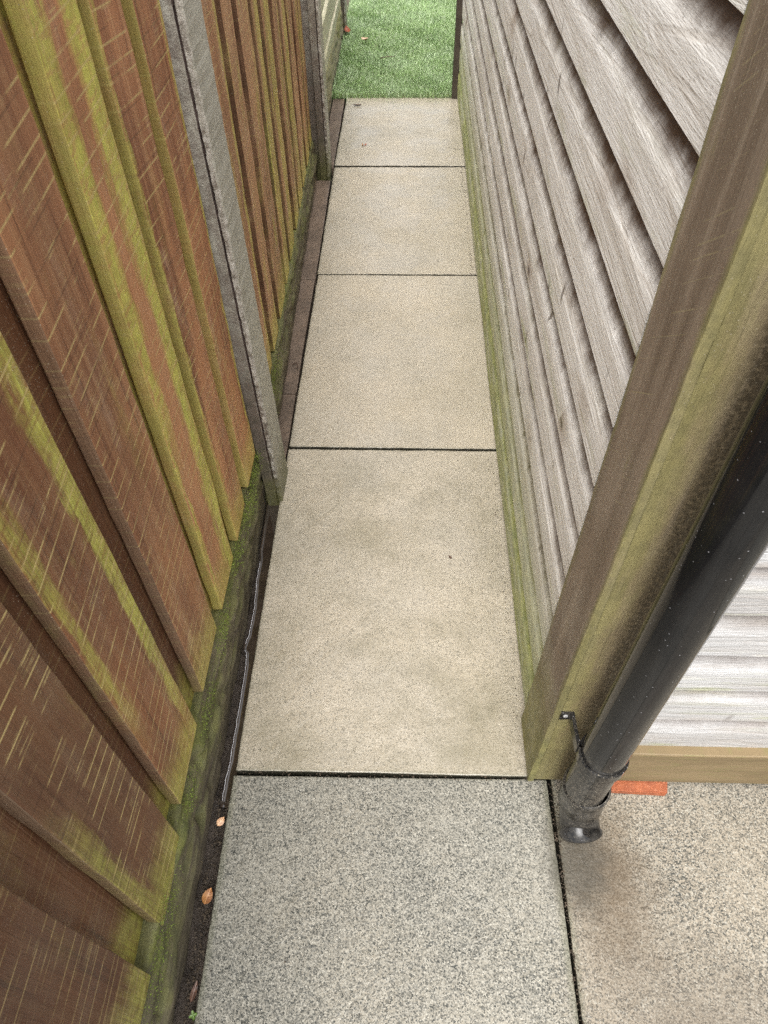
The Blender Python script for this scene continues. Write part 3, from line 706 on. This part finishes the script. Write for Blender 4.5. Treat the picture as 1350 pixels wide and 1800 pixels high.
# dark timber block at the far edge of the lawn
bl = link('timber_block', slab_mesh('timber_block', .17, .14, .16, .02, (4, 3, 4), .008, 3), mat_simple('dark_timber', (.13, .07, .04), (.07, .038, .024), 14, (.6, .8), .7, .004)); bl.location = (-.165, 5.97, -.01); bl.rotation_euler.z = R(8)
tag(bl, 'dark brown block at the top edge of the lawn', 'block')
st = link('stone', slab_mesh('stone', .12, .10, .09, .03, (4, 3, 3), .012, 9), mat_simple('brown_stone', (.22, .15, .10), (.14, .09, .06), 20, (.6, .85), .7, .004)); st.location = (-.335, 5.98, -.01); st.rotation_euler.z = R(-12)
tag(st, 'brown stone at the top edge of the lawn left of the dark block', 'stone')

# ================================================================== LAWN (artificial turf)
def turf():
    base = link('lawn', slab_mesh('lawn', 3.4, 4.0, .012, 0), mat_simple('turf_backing', (.035, .07, .025), (.05, .09, .03), 60, (.7, .9), .5)); base.location = (1.30, 6.055, -.012)
    tag(base, kind='structure')
    N = 150000
    x = rng.uniform(-.405, .95, N); y = 4.048 + (rng.random(N) ** 1.15) * 2.35
    h = rng.uniform(.022, .038, N); az = rng.uniform(0, 2 * math.pi, N); w = rng.uniform(.0013, .0024, N)
    # pile leans in drifts
    def field(s, k): return np.sin(x * s + k) * np.cos(y * s * .8 - k * 1.7) + .6 * np.sin((x + y) * s * 1.9 + k * 2.1)
    lx = .004 * field(9., 1.3) + rng.normal(0, .011, N); ly = -.003 + .004 * field(8., 4.1) + rng.normal(0, .011, N)
    cx, cy = np.cos(az) * w / 2, np.sin(az) * w / 2
    z0 = np.zeros(N)
    V = np.stack([np.stack([x - cx, y - cy, z0], 1), np.stack([x + cx, y + cy, z0], 1),
                  np.stack([x + cx + lx * .45, y + cy + ly * .45, h * .62], 1), np.stack([x - cx + lx * .45, y - cy + ly * .45, h * .62], 1),
                  np.stack([x + lx * 1.25, y + ly * 1.25, h], 1)], 1).reshape(-1, 3)
    i = np.arange(N) * 5
    q = np.stack([i, i + 1, i + 2, i + 3], 1); t = np.stack([i + 3, i + 2, i + 4], 1)
    me = bpy.data.meshes.new('grass'); me.vertices.add(N * 5); me.vertices.foreach_set('co', V.ravel())
    loops = np.concatenate([q.ravel(), t.ravel()]); me.loops.add(len(loops)); me.loops.foreach_set('vertex_index', loops.astype(np.int32))
    me.polygons.add(2 * N); me.polygons.foreach_set('loop_start', np.concatenate([np.arange(N) * 4, N * 4 + np.arange(N) * 3]).astype(np.int32))
    me.update(calc_edges=True); me.validate()
    at = me.attributes.new('tint', 'FLOAT', 'POINT'); at.data.foreach_set('value', np.repeat(rng.random(N), 5).astype(np.float32))
    m = Mat('turf_blade'); a = m.n('Attribute'); a.attribute_name = 'tint'; tn = a.outputs['Fac']; p = m.pos()
    sheen_patch = m.noise(p, 7, 5, .7)
    col = m.mix(tn, (.20, .35, .10), (.50, .63, .33))
    col = m.mix(m.rng(sheen_patch, .42, .62, 0, .5), col, (.42, .54, .33))  # paler patches paint the turf's sheen into the blade colour
    col = m.mix(m.rng(tn, .80, .95, 0, .75), col, (.68, .76, .56))
    col = m.mix(m.rng(tn, .0, .06, .8, 0), col, (.20, .16, .08))
    mt = m.done(col, .42, None, .5)
    tag(link('grass', me, mt), 'artificial green turf at the end of the path', 'grass', kind='stuff')
turf()

# moss on the ledge of the near gravel board and grit on the paving
def moss():
    V = []; F = []
    spots = [(.22, -.346, .172, .035, .007, 500), (.40, -.346, .175, .022, .006, 320), (.56, -.347, .178, .03, .006, 350), (.72, -.348, .178, .03, .006, 420), (.90, -.349, .18, .035, .007, 500), (1.03, -.349, .182, .03, .009, 900), (1.15, -.351, .18, .04, .007, 500), (.15, -.345, .165, .03, .007, 300),
             (1.5, -.362, .15, .10, .008, 900), (1.42, -.360, .13, .05, .010, 500)]
    for (y, x, z, sy, sx, n) in spots:
        for _ in range(n):
            b = Vector((x + random.gauss(0, sx), y + random.gauss(0, sy), z + random.gauss(0, .006))); dd = Vector((random.gauss(.5, .5), random.gauss(0, .5), random.gauss(.9, .3))).normalized() * random.uniform(.002, .006)
            s_ = dd.cross(Vector((random.random(), random.random(), .2))).normalized() * random.uniform(.0005, .0011); k = len(V)
            V.extend([b - s_, b + s_, b + dd]); F.append((k, k + 1, k + 2))
    o = link('moss', mesh('moss', V, F), mat_simple('bright_moss', (.20, .26, .04), (.13, .18, .03), 60, (.6, .8), .2)); tag(o, 'bright green moss along the foot of the fence boards', 'moss', kind='stuff')
moss()
def grit():
    V = []; F = []
    def crumb(c, r):
        k = len(V); q = [(1, 0, 0), (-1, 0, 0), (0, 1, 0), (0, -1, 0), (0, 0, 1), (0, 0, -1)]
        for a in q: V.append(Vector(c) + Vector(a) * r * random.uniform(.5, 1.2))
        for t in ((0, 2, 4), (2, 1, 4), (1, 3, 4), (3, 0, 4), (2, 0, 5), (1, 2, 5), (3, 1, 5), (0, 3, 5)): F.append(tuple(k + e for e in t))
    for _ in range(150): crumb((random.uniform(-.31, .245), random.uniform(.1, 4.0), .001), random.uniform(.0008, .0022))
    for _ in range(420):
        y = random.uniform(.05, .46); crumb((random.uniform(-.345, -.321), y, -.012), random.uniform(.001, .003))
    for _ in range(700):
        y = random.choice(JY[:4]); crumb((random.uniform(-.31, .25), y + random.gauss(0, .005), -.002), random.uniform(.0008, .0026))
    for _ in range(260): crumb((.294 + random.gauss(0, .004), random.uniform(.05, .5), -.003), random.uniform(.0008, .0025))
    for _ in range(420): crumb((.247 - abs(random.gauss(0, .008)), random.uniform(.62, 4.0), .0), random.uniform(.0008, .0026))
    for _ in range(160): crumb((-.326 + random.gauss(0, .006), random.uniform(1.4, 3.1), .0), random.uniform(.0008, .002))
    o = link('grit', mesh('grit', V, F), mat_simple('soil_crumbs', (.05, .04, .03), (.10, .075, .05), 90)); tag(o, 'dark soil crumbs scattered over the paving', 'grit', kind='stuff')
grit()
def sprout():
    r = thing('weed_sprout', 'tiny bright green weed at the front edge of the speckled slab', 'weed', (-.322, .118, -.012))
    m_ = mat_leaf('weed_leaf', (.10, .17, .03), (.06, .12, .02))
    for k in range(4):
        o = link('leaf', leaf_mesh(.007, .0045, .3, .15, k), m_, r); o.location = (.004 * math.cos(k * 1.57 + .4), .004 * math.sin(k * 1.57 + .4), .011); o.rotation_euler = (R(15), 0, k * 1.57 + .4 - 1.57)
    link('stem', loft('stem', [ring((0, 0, z), .0007, 6) for z in (-.004, .011)]), m_, r)
sprout()
